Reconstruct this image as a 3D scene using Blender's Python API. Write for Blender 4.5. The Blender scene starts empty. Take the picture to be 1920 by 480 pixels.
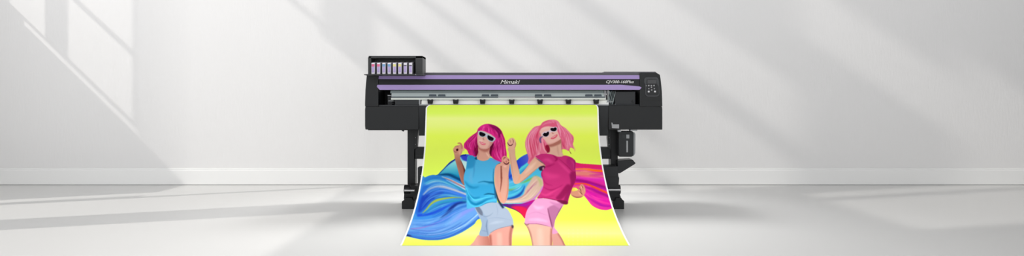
import bpy, bmesh, math
import numpy as np
from mathutils import Vector, Matrix

scene = bpy.context.scene
COL = scene.collection

# ------------------------------------------------------------------ camera model
F, CX, HY, D0, CAMZ = 1200.0, 960.0, 189.0, 6.0, 1.015
def X(px, Y=0.0): return (px - CX) / F * (D0 + Y)
def Z(py, Y=0.0): return CAMZ - (py - HY) / F * (D0 + Y)
WALL_Y = (CAMZ * F / (346.5 - HY)) - D0          # wall meets the floor here

cam_d = bpy.data.cameras.new('camera'); cam = bpy.data.objects.new('camera', cam_d)
COL.objects.link(cam); scene.camera = cam
cam.location = (0, -D0, CAMZ); cam.rotation_euler = (math.radians(90), 0, 0)
cam_d.sensor_width = 36; cam_d.sensor_fit = 'HORIZONTAL'
cam_d.lens = F / 1920 * 36
cam_d.shift_y = -(240 - HY) / 1920
cam_d.clip_end = 200

# ------------------------------------------------------------------ materials
def lin(c):
    c = np.asarray(c, dtype=float) / 255.0
    return np.where(c <= 0.04045, c / 12.92, ((c + 0.055) / 1.055) ** 2.4)
def mat(name, rgb, rough=0.5, metal=0.0, spec=0.5, bump=0.0, bscale=200.0, vary=0.0, coat=0.0):
    m = bpy.data.materials.new(name); m.use_nodes = True
    nt = m.node_tree; b = nt.nodes['Principled BSDF']
    c = lin(rgb)
    b.inputs['Base Color'].default_value = (*c, 1)
    b.inputs['Roughness'].default_value = rough
    b.inputs['Metallic'].default_value = metal
    b.inputs['Specular IOR Level'].default_value = spec
    b.inputs['Coat Weight'].default_value = coat
    tc = nt.nodes.new('ShaderNodeTexCoord')
    n = nt.nodes.new('ShaderNodeTexNoise'); n.inputs['Scale'].default_value = bscale
    n.inputs['Detail'].default_value = 3
    nt.links.new(tc.outputs['Object'], n.inputs['Vector'])
    r = nt.nodes.new('ShaderNodeMapRange')
    r.inputs['To Min'].default_value = max(0.02, rough - 0.05); r.inputs['To Max'].default_value = min(1, rough + 0.05)
    nt.links.new(n.outputs['Fac'], r.inputs['Value']); nt.links.new(r.outputs['Result'], b.inputs['Roughness'])
    if bump:
        bp = nt.nodes.new('ShaderNodeBump'); bp.inputs['Strength'].default_value = bump
        bp.inputs['Distance'].default_value = 0.002
        nt.links.new(n.outputs['Fac'], bp.inputs['Height']); nt.links.new(bp.outputs['Normal'], b.inputs['Normal'])
    return m

M = dict(
    black=mat('black_plastic', (21, 23, 24), .42, spec=.3, bump=.15, bscale=600),
    black2=mat('charcoal_plastic', (33, 35, 37), .45, spec=.3, bump=.15, bscale=600),
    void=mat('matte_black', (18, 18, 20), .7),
    inner=mat('dark_interior', (44, 46, 48), .5, spec=.3),
    rack=mat('rack_grey', (56, 57, 57), .5, spec=.3),
    top=mat('top_grey', (76, 74, 80), .45),
    purple=mat('purple_metallic', (160, 138, 192), .4, metal=.1),
    rail1=mat('rail_dull', (138, 150, 150), .4),
    rail2=mat('rail_light', (185, 196, 194), .35),
    railw=mat('rail_pale', (212, 217, 208), .4),
    slot=mat('slot_dark', (60, 72, 80), .5),
    platen=mat('platen_white', (244, 244, 240), .5),
    steel=mat('brushed_steel', (190, 190, 190), .25, metal=.9),
    grey=mat('grey_plastic', (150, 152, 154), .45),
    label=mat('label_white', (215, 216, 216), .5),
    text=mat('lettering_silver', (222, 222, 220), .4),
    key=mat('key_grey', (150, 150, 152), .4),
    keyb=mat('key_light', (205, 205, 208), .4),
    screen=mat('screen_black', (22, 23, 25), .2),
    panel=mat('panel_black', (26, 27, 29), .4, spec=.3), rim=mat('panel_rim', (62, 64, 66), .4, spec=.3),
    cart=mat('cartridge_shell', (232, 228, 236), .4),
    cside=mat('cartridge_side_shaded', (150, 150, 153), .4),  # grey side, darkened to hold the shadow between the cartridges
    clav=mat('cartridge_lavender', (176, 158, 208), .4),
    cmag=mat('ink_magenta', (222, 96, 140), .4),
    ccya=mat('ink_cyan', (112, 162, 202), .4),
    cyel=mat('ink_yellow', (226, 218, 140), .4),
    cblk=mat('ink_black', (48, 48, 52), .4),
)

# ------------------------------------------------------------------ helpers
def link(name, me, m, parent=None, **props):
    o = bpy.data.objects.new(name, me); COL.objects.link(o)
    if m is not None: me.materials.append(m)
    if parent is not None:
        o.parent = parent
        o.matrix_parent_inverse = Matrix.Translation(-Vector(parent.location)) if parent.parent is None else (
            Matrix.Translation(-Vector(parent.location)))
    for k, v in props.items(): o[k] = v
    return o
class MB:
    """collects shapes in world coordinates, built as ONE mesh"""
    def __init__(s): s.bm = bmesh.new()
    def prism(s, pts, y0, y1, bev=0.0):          # pts: (X,Z) world outline, extruded from y0 to y1
        bm = bmesh.new()
        f = bm.faces.new([bm.verts.new((x, y0, z)) for x, z in pts])
        g = bmesh.ops.extrude_face_region(bm, geom=[f])
        bmesh.ops.translate(bm, verts=[v for v in g['geom'] if isinstance(v, bmesh.types.BMVert)], vec=(0, y1 - y0, 0))
        return s._add(bm, bev)
    def px(s, pts, y0, y1, bev=0.0):             # outline measured on the plane Y=y0
        return s.prism([(X(a, y0), Z(b, y0)) for a, b in pts], y0, y1, bev)
    def rect(s, x0, x1, ya, yb, y0, y1, bev=0.0):
        return s.px([(x0, ya), (x1, ya), (x1, yb), (x0, yb)], y0, y1, bev)
    def box(s, x0, x1, y0, y1, z0, z1, bev=0.0):
        return s.prism([(x0, z1), (x1, z1), (x1, z0), (x0, z0)], y0, y1, bev)
    def side(s, pts, x0, x1, bev=0.0):           # pts: (Y,Z) side outline, extruded along X
        bm = bmesh.new()
        f = bm.faces.new([bm.verts.new((x0, y, z)) for y, z in pts])
        g = bmesh.ops.extrude_face_region(bm, geom=[f])
        bmesh.ops.translate(bm, verts=[v for v in g['geom'] if isinstance(v, bmesh.types.BMVert)], vec=(x1 - x0, 0, 0))
        return s._add(bm, bev)
    def cyl(s, p, q, r, seg=24, bev=0.0, r2=None):
        p, q = Vector(p), Vector(q); d = q - p
        bm = bmesh.new()
        bmesh.ops.create_cone(bm, cap_ends=True, segments=seg, radius1=r, radius2=r if r2 is None else r2, depth=d.length)
        bm.transform(Matrix.Translation((p + q) / 2) @ d.to_track_quat('Z', 'Y').to_matrix().to_4x4())
        return s._add(bm, bev)
    def _add(s, bm, bev):
        bmesh.ops.recalc_face_normals(bm, faces=bm.faces)
        if bev:
            e = [e for e in bm.edges if e.calc_face_angle(0) > 0.5]
            bmesh.ops.bevel(bm, geom=e, offset=bev, segments=2, affect='EDGES', profile=.5, clamp_overlap=True)
        me = bpy.data.meshes.new('tmp'); bm.to_mesh(me); bm.free()
        s.bm.from_mesh(me); bpy.data.meshes.remove(me)
        return s
    def build(s, name, m, parent=None, **props):
        me = bpy.data.meshes.new(name); s.bm.to_mesh(me); s.bm.free()
        return link(name, me, m, parent, **props)
def empty(name, loc, **props):
    o = bpy.data.objects.new(name, None); COL.objects.link(o); o.location = loc
    o.empty_display_size = .1
    for k, v in props.items(): o[k] = v
    bpy.context.view_layer.update()
    return o
def fillet(pts, r, n=4):
    """round the corners of an outline"""
    out = []
    N = len(pts)
    for i in range(N):
        p0, p, p1 = Vector(pts[i - 1]), Vector(pts[i]), Vector(pts[(i + 1) % N])
        a = (p0 - p); b = (p1 - p)
        rr = min(r, a.length * .45, b.length * .45)
        A = p + a.normalized() * rr; B = p + b.normalized() * rr
        for k in range(n + 1):
            t = k / n
            out.append(tuple(A * (1 - t) ** 2 + p * 2 * t * (1 - t) + B * t * t))
    return out

# ------------------------------------------------------------------ light geometry
LP = Vector((-25.0, -8.3, 20.5))                 # the bright source outside the left windows
LW = -6.45                                       # inner face of the left wall
def hit(px, py):
    """where the ray to the spot seen at (px,py) on the back wall crosses the left wall"""
    w = Vector((X(px, WALL_Y), WALL_Y, Z(py, WALL_Y)))
    t = (LW - LP.x) / (w.x - LP.x); p = LP + (w - LP) * t
    return p.y, p.z
def hitf(xw, yw):
    w = Vector((xw, yw, 0)); t = (LW - LP.x) / (w.x - LP.x); p = LP + (w - LP) * t
    return p.y, p.z
OPEN = []
def op(xa, xb, ref, ya, yb):
    y0 = hit(xa, 100)[0]; y1 = hit(xb, 100)[0]
    z1 = hit(ref, ya)[1]; z0 = hit(ref, yb)[1]
    OPEN.append((min(y0, y1), max(y0, y1), min(z0, z1), max(z0, z1)))
def opf(xref, ya, yb, x0, x1):
    """floor streak: at X=xref between ya and yb, reaching from X=x0 to x1"""
    a = hitf(xref, ya)[0]; b = hitf(xref, yb)[0]
    z0 = hitf(x0, 0)[1]; z1 = hitf(x1, 0)[1]
    OPEN.append((min(a, b), max(a, b), min(z0, z1), max(z0, z1)))
#OPENINGS
op(18, 85, 85, -260, 70)
op(128, 250, 200, -260, 48)
op(128, 250, 200, 60, 178)
op(45, 258, 200, 187, 197)
for i in range(13): op(259 + 7 * i, 259 + 7 * i + 3.3 + .29 * i, 600, -300, 590)      # added narrow slits, thin out the light beside the patches
op(350, 700, 600, -300, -112)
op(350, 600, 600, -98, 36)
op(350, 600, 600, 50, 590)
op(600, 700, 600, 64, 590)
for ya, yb in ((-240, -150), (-112, 0), (22, 68), (90, 152)): op(704, 1500, 900, ya, yb)
op(704, 950, 900, 185, 520)
op(950, 1240, 900, 185, 320)
op(1250, 1420, 1300, 190, 330)
op(1500, 1990, 1720, 100, 208)
opf(-4.5, .62, .86, -6.3, -2.0)
opf(-4.5, -.60, .42, -6.3, -1.9)
opf(-4.5, -3.9, -1.15, -6.3, -1.6)
opf(5.0, 1.24, 1.58, 3.2, 8.0)
opf(5.0, -.5, 1.04, 3.2, 8.0)
#END

# ------------------------------------------------------------------ setting
def node_wall():
    m = bpy.data.materials.new('painted_plaster'); m.use_nodes = True
    nt = m.node_tree; b = nt.nodes['Principled BSDF']
    b.inputs['Base Color'].default_value = (.785, .778, .768, 1); b.inputs['Roughness'].default_value = .75
    b.inputs['Specular IOR Level'].default_value = .25
    tc = nt.nodes.new('ShaderNodeTexCoord'); mp = nt.nodes.new('ShaderNodeMapping')
    mp.inputs['Scale'].default_value = (42, 42, 9)
    n = nt.nodes.new('ShaderNodeTexNoise'); n.inputs['Scale'].default_value = 1.0; n.inputs['Detail'].default_value = 6
    n.inputs['Roughness'].default_value = .65
    bp = nt.nodes.new('ShaderNodeBump'); bp.inputs['Strength'].default_value = .35; bp.inputs['Distance'].default_value = .006
    nt.links.new(tc.outputs['Object'], mp.inputs['Vector']); nt.links.new(mp.outputs['Vector'], n.inputs['Vector'])
    nt.links.new(n.outputs['Fac'], bp.inputs['Height']); nt.links.new(bp.outputs['Normal'], b.inputs['Normal'])
    return m
def node_floor():
    m = bpy.data.materials.new('polished_floor'); m.use_nodes = True
    nt = m.node_tree; b = nt.nodes['Principled BSDF']
    tc = nt.nodes.new('ShaderNodeTexCoord')
    n = nt.nodes.new('ShaderNodeTexNoise'); n.inputs['Scale'].default_value = .6; n.inputs['Detail'].default_value = 4
    cr = nt.nodes.new('ShaderNodeMix'); cr.data_type = 'RGBA'
    cr.inputs['A'].default_value = (.69, .688, .672, 1); cr.inputs['B'].default_value = (.73, .727, .71, 1)
    nt.links.new(tc.outputs['Object'], n.inputs['Vector']); nt.links.new(n.outputs['Fac'], cr.inputs['Factor'])
    nt.links.new(cr.outputs['Result'], b.inputs['Base Color'])
    b.inputs['Roughness'].default_value = .38; b.inputs['Specular IOR Level'].default_value = .45
    return m
WALLM = node_wall(); FLOORM = node_floor()
TRIM = mat('satin_white_paint', (238, 238, 236), .4)
XL, XR = LW, 9.0
MB().box(XL - .1, XR, -9.0, WALL_Y + .12, -.12, 0).build('floor', FLOORM, kind='structure')
MB().box(XL - .1, XR, WALL_Y, WALL_Y + .12, 0, 14.0).build('wall_back', WALLM, kind='structure')
zt = Z(315.5, WALL_Y - .022)
MB().side([(WALL_Y + .001, 0.006), (WALL_Y - .022, 0.006), (WALL_Y - .022, zt - .030), (WALL_Y - .018, zt - .022),
           (WALL_Y - .014, zt - .018), (WALL_Y - .014, zt - .006), (WALL_Y - .010, zt), (WALL_Y + .001, zt)],
          XL, XR).build('baseboard_back', TRIM, kind='structure')
WR = node_wall(); WR.name = 'dimming_grey'; WR.node_tree.nodes['Principled BSDF'].inputs['Base Color'].default_value = (.42, .42, .42, 1)  # darker grey so this unseen wall returns less light
MB().box(6.5, 6.6, -6.5, WALL_Y, 0, 5.0).build('added_wall_right', WR, kind='structure')  # unseen wall added to dim the right end of the room
# left wall, out of view; window openings shaped to throw the light patches
def wall_left():
    ys = sorted(set([-9.0, WALL_Y] + [v for o in OPEN for v in o[:2]]))
    zs = sorted(set([0.0, 14.0] + [v for o in OPEN for v in o[2:]]))
    ys = [y for y in ys if -9 <= y <= WALL_Y]; zs = [z for z in zs if 0 <= z <= 14]
    solid = {}
    for i in range(len(ys) - 1):
        for j in range(len(zs) - 1):
            cy, cz = (ys[i] + ys[i + 1]) / 2, (zs[j] + zs[j + 1]) / 2
            solid[i, j] = not any(a < cy < b and c < cz < d for a, b, c, d in OPEN)
    bm = bmesh.new(); T = .006
    def q(*p): bm.faces.new([bm.verts.new(v) for v in p])
    for (i, j), s in solid.items():
        if not s: continue
        a, b, c, d = ys[i], ys[i + 1], zs[j], zs[j + 1]
        q((LW, a, c), (LW, b, c), (LW, b, d), (LW, a, d)); q((LW - T, a, c), (LW - T, a, d), (LW - T, b, d), (LW - T, b, c))
        for di, dj, p0, p1 in ((-1, 0, (a, c), (a, d)), (1, 0, (b, c), (b, d)), (0, -1, (a, c), (b, c)), (0, 1, (a, d), (b, d))):
            if not solid.get((i + di, j + dj), False):
                q((LW, *p0), (LW, *p1), (LW - T, *p1), (LW - T, *p0))
    bmesh.ops.remove_doubles(bm, verts=bm.verts, dist=1e-5)
    bmesh.ops.recalc_face_normals(bm, faces=bm.faces)
    me = bpy.data.meshes.new('wall_left'); bm.to_mesh(me); bm.free()
    link('wall_left', me, WALLM, kind='structure')
wall_left()

# ------------------------------------------------------------------ PRINTER
PR = empty('large_format_printer', (0, .3, 0),
           label='wide black large format inkjet printer with purple front stripes on two legs',
           category='printer')
def part(mb, name, m, parent=PR, **p): return mb.build(name, m, parent, **p)

# lower body blocks
lb = MB()
lb.px(fillet([(685, 199.5), (785, 199.5), (785, 243), (772, 243), (685, 243), (684.2, 236), (684.2, 205)], 1.2), 0, .55, .004)
lb.rect(690, 764, 242.4, 244.2, .06, .4)
part(lb, 'lower_cover', M['black'])
rb = MB()
rb.px(fillet([(1141, 197), (1200, 197), (1241.5, 200), (1242, 205), (1242, 243.2), (1141, 243.2)], 1.2), 0, .55, .004)
part(rb, 'lower_cover', M['black'])
ll = MB()
ll.cyl((X(754), -.001, Z(244)), (X(757), -.001, Z(246.5)), .005, 8)
part(MB().px([(751, 243), (759, 243), (756, 247)], .03, .05), 'latch', M['black'])
# end housings
le = MB()
le.px(fillet([(687.5, 140.5), (709.5, 140.5), (709.5, 199.8), (684.2, 199.8), (684.2, 192), (685, 168)], 1.5), -.008, .5, .004)
LE = part(le, 'end_cover', M['black'])
part(MB().rect(685.2, 709, 197.0, 197.6, -.0095, -.006), 'seam', M['void'], LE)
re_ = MB()
re_.px(fillet([(1199.5, 136.5), (1231, 136.5), (1237.3, 140), (1238.5, 146), (1241.3, 172), (1242, 199.8), (1199.5, 199.8)], 1.6), -.008, .5, .004)
RE = part(re_, 'end_cover', M['black'])
part(MB().rect(1204, 1241, 188.2, 189.0, -.0095, -.006).rect(1203.4, 1204.0, 189, 199.5, -.0095, -.006), 'seam', M['void'], RE)
# top cover : side profile along X
x0, x1 = X(708), X(1200)
tc = MB()
tc.side([(.50, Z(139.5, .50)), (.14, Z(136.2, .14)), (.03, Z(137.0, .03)), (.016, Z(140.6, .016)), (.006, Z(148)), (.0, Z(158)),
         (.0, Z(169.2)), (.05, Z(169.6, .05)), (.05, Z(160, .05)), (.50, Z(160, .5))], x0, x1)
TC = part(tc, 'front_cover', M['black'])
part(MB().side([(.14, Z(135.9, .14)), (.013, Z(136.3, .013)), (.009, Z(141.2, .009)), (.03, Z(141.3, .03)), (.15, Z(138, .15))],
               x0, x1), 'top_edge', M['top'], TC)
part(MB().px([(1132, 134.4), (1229, 134.4), (1232, 137.2), (1132, 137.2)], .16, .5, .003), 'top_lid', M['top'], TC)
part(MB().rect(700, 1132, 136.0, 139.0, .3, .5), 'rear_cover', M['black2'], TC)
# purple stripes
part(MB().side([(.005, Z(141.0, .005)), (-.003, Z(148.3, -.003)), (.02, Z(148.3, .02)), (.03, Z(141.0, .03))], x0 + .002, X(1200.5)),
     'purple_stripe', M['purple'])
ps = MB()
ps.px([(708, 158.9), (1165, 158.9), (1180, 160.2), (1198, 161.8), (1202.5, 163.2), (1202.8, 165), (1199, 168.6), (712, 168.6), (707, 163.4), (706.6, 161)],
      -.014, .004, .002)
part(ps, 'purple_stripe', M['purple'])
# lettering
def text(s, px0, px1, py0, py1, yf, parent, name, shear=.25, space=1.0, bold=0.0):
    c = bpy.data.curves.new('t', 'FONT'); c.body = s; c.size = 1; c.extrude = .02; c.space_character = space
    c.offset = bold
    o = bpy.data.objects.new('t', c); COL.objects.link(o); bpy.context.view_layer.update()
    me = bpy.data.meshes.new_from_object(o.evaluated_get(bpy.context.evaluated_depsgraph_get()))
    bpy.data.objects.remove(o)
    v = np.array([p.co[:] for p in me.vertices])
    v[:, 0] += v[:, 1] * shear
    v[:, 0] = (v[:, 0] - v[:, 0].min()) / np.ptp(v[:, 0]); v[:, 1] = (v[:, 1] - v[:, 1].min()) / np.ptp(v[:, 1])
    wx0, wx1, wz1, wz0 = X(px0, yf), X(px1, yf), Z(py0, yf), Z(py1, yf)
    for p, (a, b, _) in zip(me.vertices, v):
        e = .0015 if p.co.z > 0 else -.0015
        p.co = (wx0 + a * (wx1 - wx0), yf - e, wz0 + b * (wz1 - wz0))
    me.name = name
    return link(name, me, M['text'], parent)
text('Mimaki', 938.3, 974.8, 150.2, 157.2, -.0005, TC, 'maker_lettering', .35, 1.0, .006)
text('CJV300-160Plus', 1136.5, 1188.5, 150.8, 157.4, -.0005, TC, 'model_lettering', .28, 1.0, .012)
# control panel
cp = MB()
cp.px(fillet([(1211.5, 144.5), (1232.5, 144.5), (1235.5, 150), (1237.3, 176), (1234, 181), (1213, 181), (1209.8, 177), (1209.8, 159), (1207.2, 153), (1208.4, 147)], 3),
      -.014, -.004, .002)
CP = part(cp, 'control_panel', M['rim'])
part(MB().px(fillet([(1213, 148), (1231, 148), (1232, 158), (1235, 162), (1235.5, 176), (1232, 179), (1214, 179), (1212, 176), (1212, 158)], 1.5), -.0165, -.010),
     'keypad', M['panel'], CP)
part(MB().rect(1213.8, 1231.2, 149, 157, -.019, -.012, .001), 'display', M['screen'], CP)
for kx, ky, s, mm in ((1211.8, 160.8, .8, 'key'), (1216.4, 160.4, 1.3, 'key'), (1221.4, 160.6, 1.3, 'key'), (1226.3, 160.4, 1.3, 'key'),
                      (1221.6, 163.8, 1.1, 'key'), (1216.6, 166.3, 1.0, 'key'), (1227, 166.3, 1.0, 'key'), (1222, 168.6, 1.2, 'key'),
                      (1216.4, 171.6, 1.6, 'keyb'), (1228.2, 171.6, 1.6, 'keyb')):
    part(MB().px(fillet([(kx - s, ky - s), (kx + s, ky - s), (kx + s, ky + s), (kx - s, ky + s)], .5), -.0195, -.012), 'key', M[mm], CP)

# recess interior
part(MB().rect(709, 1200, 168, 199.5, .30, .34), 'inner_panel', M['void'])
part(MB().rect(709.4, 785, 196.6, 199.9, .01, .30, .002), 'recess_ledge', M['inner'])
part(MB().rect(1141, 1200, 195.6, 198, .01, .30, .002), 'recess_ledge', M['inner'])
RL = part(MB().side([(.045, Z(168.5, .045)), (.035, Z(175, .035)), (.2, Z(175, .2)), (.2, Z(168.5, .2))], X(732, .04), X(1132, .04)), 'carriage_rail', M['rail1'])
part(MB().side([(.030, Z(174.6, .03)), (.012, Z(181, .012)), (.19, Z(181, .19)), (.19, Z(174.8, .19))], X(734, .02), X(1133, .02)), 'rail_face', M['rail2'], RL)
part(MB().rect(734, 1134, 181, 183.6, .014, .18), 'rail_groove', M['slot'], RL)
part(MB().side([(.008, Z(183.5, .008)), (.004, Z(187, .004)), (.12, Z(187, .12)), (.12, Z(183.5, .12))], X(733, .0), X(1136, .0)), 'rail_lip', M['railw'], RL)
for a in (805, 904, 1003.5, 1098):
    for b in (0, 17):
        part(MB().px([(a + b, 176.8), (a + b + 12.5, 176.8), (a + b + 13.5, 180.6), (a + b - 1, 180.6)], .0105, .03), 'rail_slot', M['slot'], RL)
# strip of small marks in the middle of the rail groove
part(MB().rect(934, 1003, 180.6, 183.4, .008, .02), 'scale_strip', M['grey'], RL)
# platen with the white sheet bed
part(MB().side([(.06, Z(186.3, .06)), (.03, Z(187.5, .03)), (.010, Z(195.6, .010)), (.16, Z(195.6, .16)), (.16, Z(186.3, .16))], X(790, .01), X(1141, .01)),
     'platen', M['platen'])
part(MB().rect(786, 1141.5, 195.4, 197.6, .002, .14), 'platen_edge', M['grey'])
for cxp in (806.3, 854.3, 904.8, 959.5, 1012.6, 1066, 1118.2):
    r = MB()
    r.px([(cxp - 5.5, 186.5), (cxp - 2.6, 186.2), (cxp - 1.8, 188), (cxp + 1.8, 188), (cxp + 2.6, 186.2), (cxp + 5.5, 186.5), (cxp + 4.8, 190), (cxp + 4.4, 194.6), (cxp - 4.4, 194.6), (cxp - 4.8, 190)],
         -.016, .03, .0015)
    PRL = part(r, 'pinch_roller', M['black'])
    part(MB().cyl((X(cxp - 4.0, -.018), -.018, Z(192.6, -.018)), (X(cxp + 4.0, -.018), -.018, Z(192.6, -.018)), .009, 16), 'roller', M['void'], PRL)
# left mechanics
part(MB().rect(726, 741, 177.5, 180, .06, .2).rect(727, 735, 180, 197, .07, .2).rect(728, 741, 187.5, 190.5, .05, .1).rect(729, 739, 192.5, 194, .05, .1), 'guide_bracket', M['inner'])
part(MB().rect(727, 733, 178.3, 179.8, .045, .06), 'guide_pin', M['grey'])
part(MB().rect(728, 737.5, 188.6, 190, .04, .05), 'guide_pin', M['grey'])
part(MB().rect(740.5, 786, 187.2, 197.5, .02, .25, .003), 'side_cover', M['inner'])
part(MB().rect(785.4, 788.4, 186.5, 195, .015, .12), 'edge_plate', M['grey'])
# right mechanics: cable carrier, head dock
cb = MB()
cb.rect(1133, 1136.5, 169.5, 196, .03, .2); cb.rect(1139, 1142, 169, 196, .02, .2)
cb.rect(1131, 1140, 175.5, 178.2, .02, .2); cb.rect(1130, 1150, 190, 192, .03, .2)
part(cb, 'carriage_bracket', M['grey'])
import random
random.seed(4)
hs = MB()
for k in range(9):
    a = 1138 + k * 1.7; pts = []
    for j in range(9):
        t = j / 8
        pts.append((X(a + 2.4 * math.sin(t * 3 + k), .0), .03 + .02 * math.sin(k * 2 + t * 4), Z(171 + 25 * t)))
    for p, q in zip(pts, pts[1:]): hs.cyl(p, q, .0028, 6)
part(hs, 'ink_tube', M['rail1'])
hb = MB(); hb.rect(1136, 1152, 172, 196.5, .09, .28)
part(hb, 'tube_housing', M['slot'])
part(MB().rect(1152.5, 1191.5, 171.5, 196.6, .03, .28, .004), 'maintenance_cover', M['inner'])
part(MB().cyl((X(1188.3), .033, Z(190)), (X(1188.3), .02, Z(190)), .011, 20), 'knob', M['black2'])
part(MB().cyl((X(1154.5), .033, Z(196)), (X(1154.5), .02, Z(196)), .006, 12), 'screw', M['grey'])

# paper guide under the platen (curved apron)
ap = []
for k in range(9):
    t = k / 8; ap.append((.012 + .02 * t - .045 * math.sin(t * math.pi * .9) * 0 - .004, Z(197.4 + (255.5 - 197.4) * t, 0)))
apr = MB()
prof = [(.006 + .05 * (1 - math.cos(t * 1.2)), Z(197.4 + 57.5 * t)) for t in [i / 8 for i in range(9)]]
apr.side(prof + [(.30, Z(255)), (.30, Z(197.4))], X(784.5), X(1141))
part(apr, 'paper_guide', M['black2'])

# legs
def leg(sign):
    s = MB()
    if sign < 0: a, b = X(764, .24), X(777, .24)
    else: a, b = X(1145.5, .24), X(1158.5, .24)
    s.box(a, b, .24, .40, .05, Z(243, .24) + .01, .004)
    L = part(s, 'leg', M['black'])
    c = MB()
    if sign < 0:
        c.px([(776.5, 243), (784.5, 243), (783.2, 255), (781.8, 276), (776.5, 280)], .22, .30)
        c.rect(776, 778.5, 243, 350, .26, .38)
    else: c.px([(1146, 243), (1139.5, 243), (1139.5, 260), (1141, 278), (1146, 280)], .22, .30)
    part(c, 'leg_bracket', M['black'], L)
    for py in (258, 271):
        px = 779.2 if sign < 0 else 1142.3
        part(MB().cyl((X(px, .219), .222, Z(py, .219)), (X(px, .215), .214, Z(py, .215)), .003, 10), 'screw', M['grey'], L)
    return L
leg(-1); leg(1)
def foot(sign):
    if sign < 0: fx0, fx1 = X(753.2), X(777.2)
    else: fx0, fx1 = X(1149.5), X(1170.3)
    m = (fx0 + fx1) / 2
    s = MB()
    s.prism([(fx0, 0.0), (fx1, 0.0), (fx1, .076), (fx1 - .022, .092), (fx1 - .025, .105), (fx0 + .028, .105), (fx0 + .022, .082), (fx0, .07)][::-1], 0, .12, .004)
    s.side([(.08, .04), (.08, .10), (.2, .13), (.45, .13), (.66, .09), (.66, .04)], m - .035, m + .035)
    s.box(fx0, fx1, .58, .70, 0, .085, .004)
    FT = part(s, 'foot', M['black'])
    for yy in (.04, .64): part(MB().cyl((m, yy, 0.0), (m, yy, .02), .03, 20), 'levelling_pad', M['void'], FT)
foot(-1); foot(1)
# cross beam between the legs
CB = part(MB().box(X(777, .26), X(1150, .26), .26, .36, Z(298, .26), Z(276, .26), .003), 'cross_beam', M['black'])
part(MB().rect(778, 1148, 291.6, 292.6, .2585, .262), 'beam_edge', M['inner'], CB)
# stay bars
# take-up unit: hubs, shaft and arms
def hub(px, w, yf=.02):
    h = MB(); h.cyl((X(px - w, yf + .05), yf + .06, Z(357, yf)), (X(px + w, yf + .05), yf + .06, Z(357, yf)), .046, 24, .004)
    return h
LH = part(hub(764, 6), 'take_up_hub', M['black'])
part(MB().px(fillet([(758, 362), (762, 350), (777, 348), (790, 350), (789, 362), (781, 367), (776, 374), (768, 375), (757, 374)], 2), .05, .24), 'take_up_bracket', M['black'])
part(MB().px([(770, 379), (777, 366), (789, 361), (787, 371), (780, 374), (776, 380)], .03, .10, .002), 'take_up_bracket', M['black2'])
part(MB().cyl((X(758.5, -.02), -.02, Z(357.2, -.02)), (X(777.5, -.02), -.02, Z(357.2, -.02)), .0115, 20, .002), 'steel_shaft', M['steel'])
arm = MB()
arm.px(fillet([(783, 314), (786, 312.8), (794.5, 312.8), (794.5, 330), (788, 332), (788.5, 356), (783, 358)], 1.2), .0, .07, .002)
AR = part(arm, 'take_up_arm', M['black2'])
part(MB().rect(788, 796, 328.6, 330, -.002, .01), 'arm_pin', M['grey'], AR)
mo = MB()
mo.px(fillet([(1128, 312), (1159, 312), (1159.5, 330), (1161.2, 334), (1160, 348), (1163, 352), (1162, 362), (1136, 362), (1128, 345)], 1.5), .03, .22, .003)
MO = part(mo, 'take_up_motor', M['black2'])
part(MB().rect(1134, 1158.5, 331, 331.8, .028, .031), 'motor_seam', M['void'], MO)
part(MB().cyl((X(1142.5, .03), .032, Z(343, .03)), (X(1142.5, .02), .024, Z(343, .02)), .008, 16), 'motor_knob', M['inner'], MO)
part(hub(1159, 4), 'take_up_hub', M['black'])
part(MB().px(fillet([(1137, 360), (1161, 360), (1162, 368), (1166, 376), (1150, 378), (1143, 372)], 1.5), .04, .2, .003), 'take_up_bracket', M['black'])
part(MB().cyl((X(1138, -.02), -.02, Z(356, -.02)), (X(1163.5, -.02), -.02, Z(356, -.02)), .0115, 20, .002), 'steel_shaft', M['steel'])
# shelf wedge on the right leg
part(MB().px([(1158, 301), (1186.5, 299.6), (1192, 306), (1190, 308), (1162.5, 325), (1158, 325)], .16, .34, .003), 'side_tray', M['black2'])
# small marks on the lower right cover
part(MB().px([(1146.5, 230), (1148, 229.8), (1149.5, 233.2), (1160.8, 233.2), (1160.8, 240.8), (1147.6, 240.2)], -.004, .004), 'warning_label', M['grey'])
part(MB().rect(1182.5, 1195, 241, 245.6, .005, .1), 'drain_connector', M['grey'])
part(MB().rect(1158.8, 1164.5, 243.6, 247.2, .005, .07), 'drain_connector', M['grey'])

# ink rack on the left
rk = MB()
rk.rect(691, 792.3, 104.8, 109.2, -.12, .10, .003)                       # top
rk.px([(690, 107.5), (695, 104.8), (695.8, 104.8), (695.8, 139), (690, 139)], -.12, .10, .002)   # left side
rk.rect(779, 792.3, 104.8, 139, -.12, .10, .003)                        # right side
RK = part(rk, 'ink_rack', M['rack'])
part(MB().rect(691.5, 791, 105.4, 139, .035, .10), 'rack_back', M['rack'], RK)
part(MB().px([(682, 139.5), (690, 138.7), (790, 138.7), (792.3, 138.9), (792.3, 140.8), (682.5, 140.8)], -.19, .04, .001), 'rack_tray', M['rack'], RK)
part(MB().rect(778.5, 780.2, 139.0, 140.4, -.1915, -.18), 'screw', M['grey'], RK)

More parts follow.
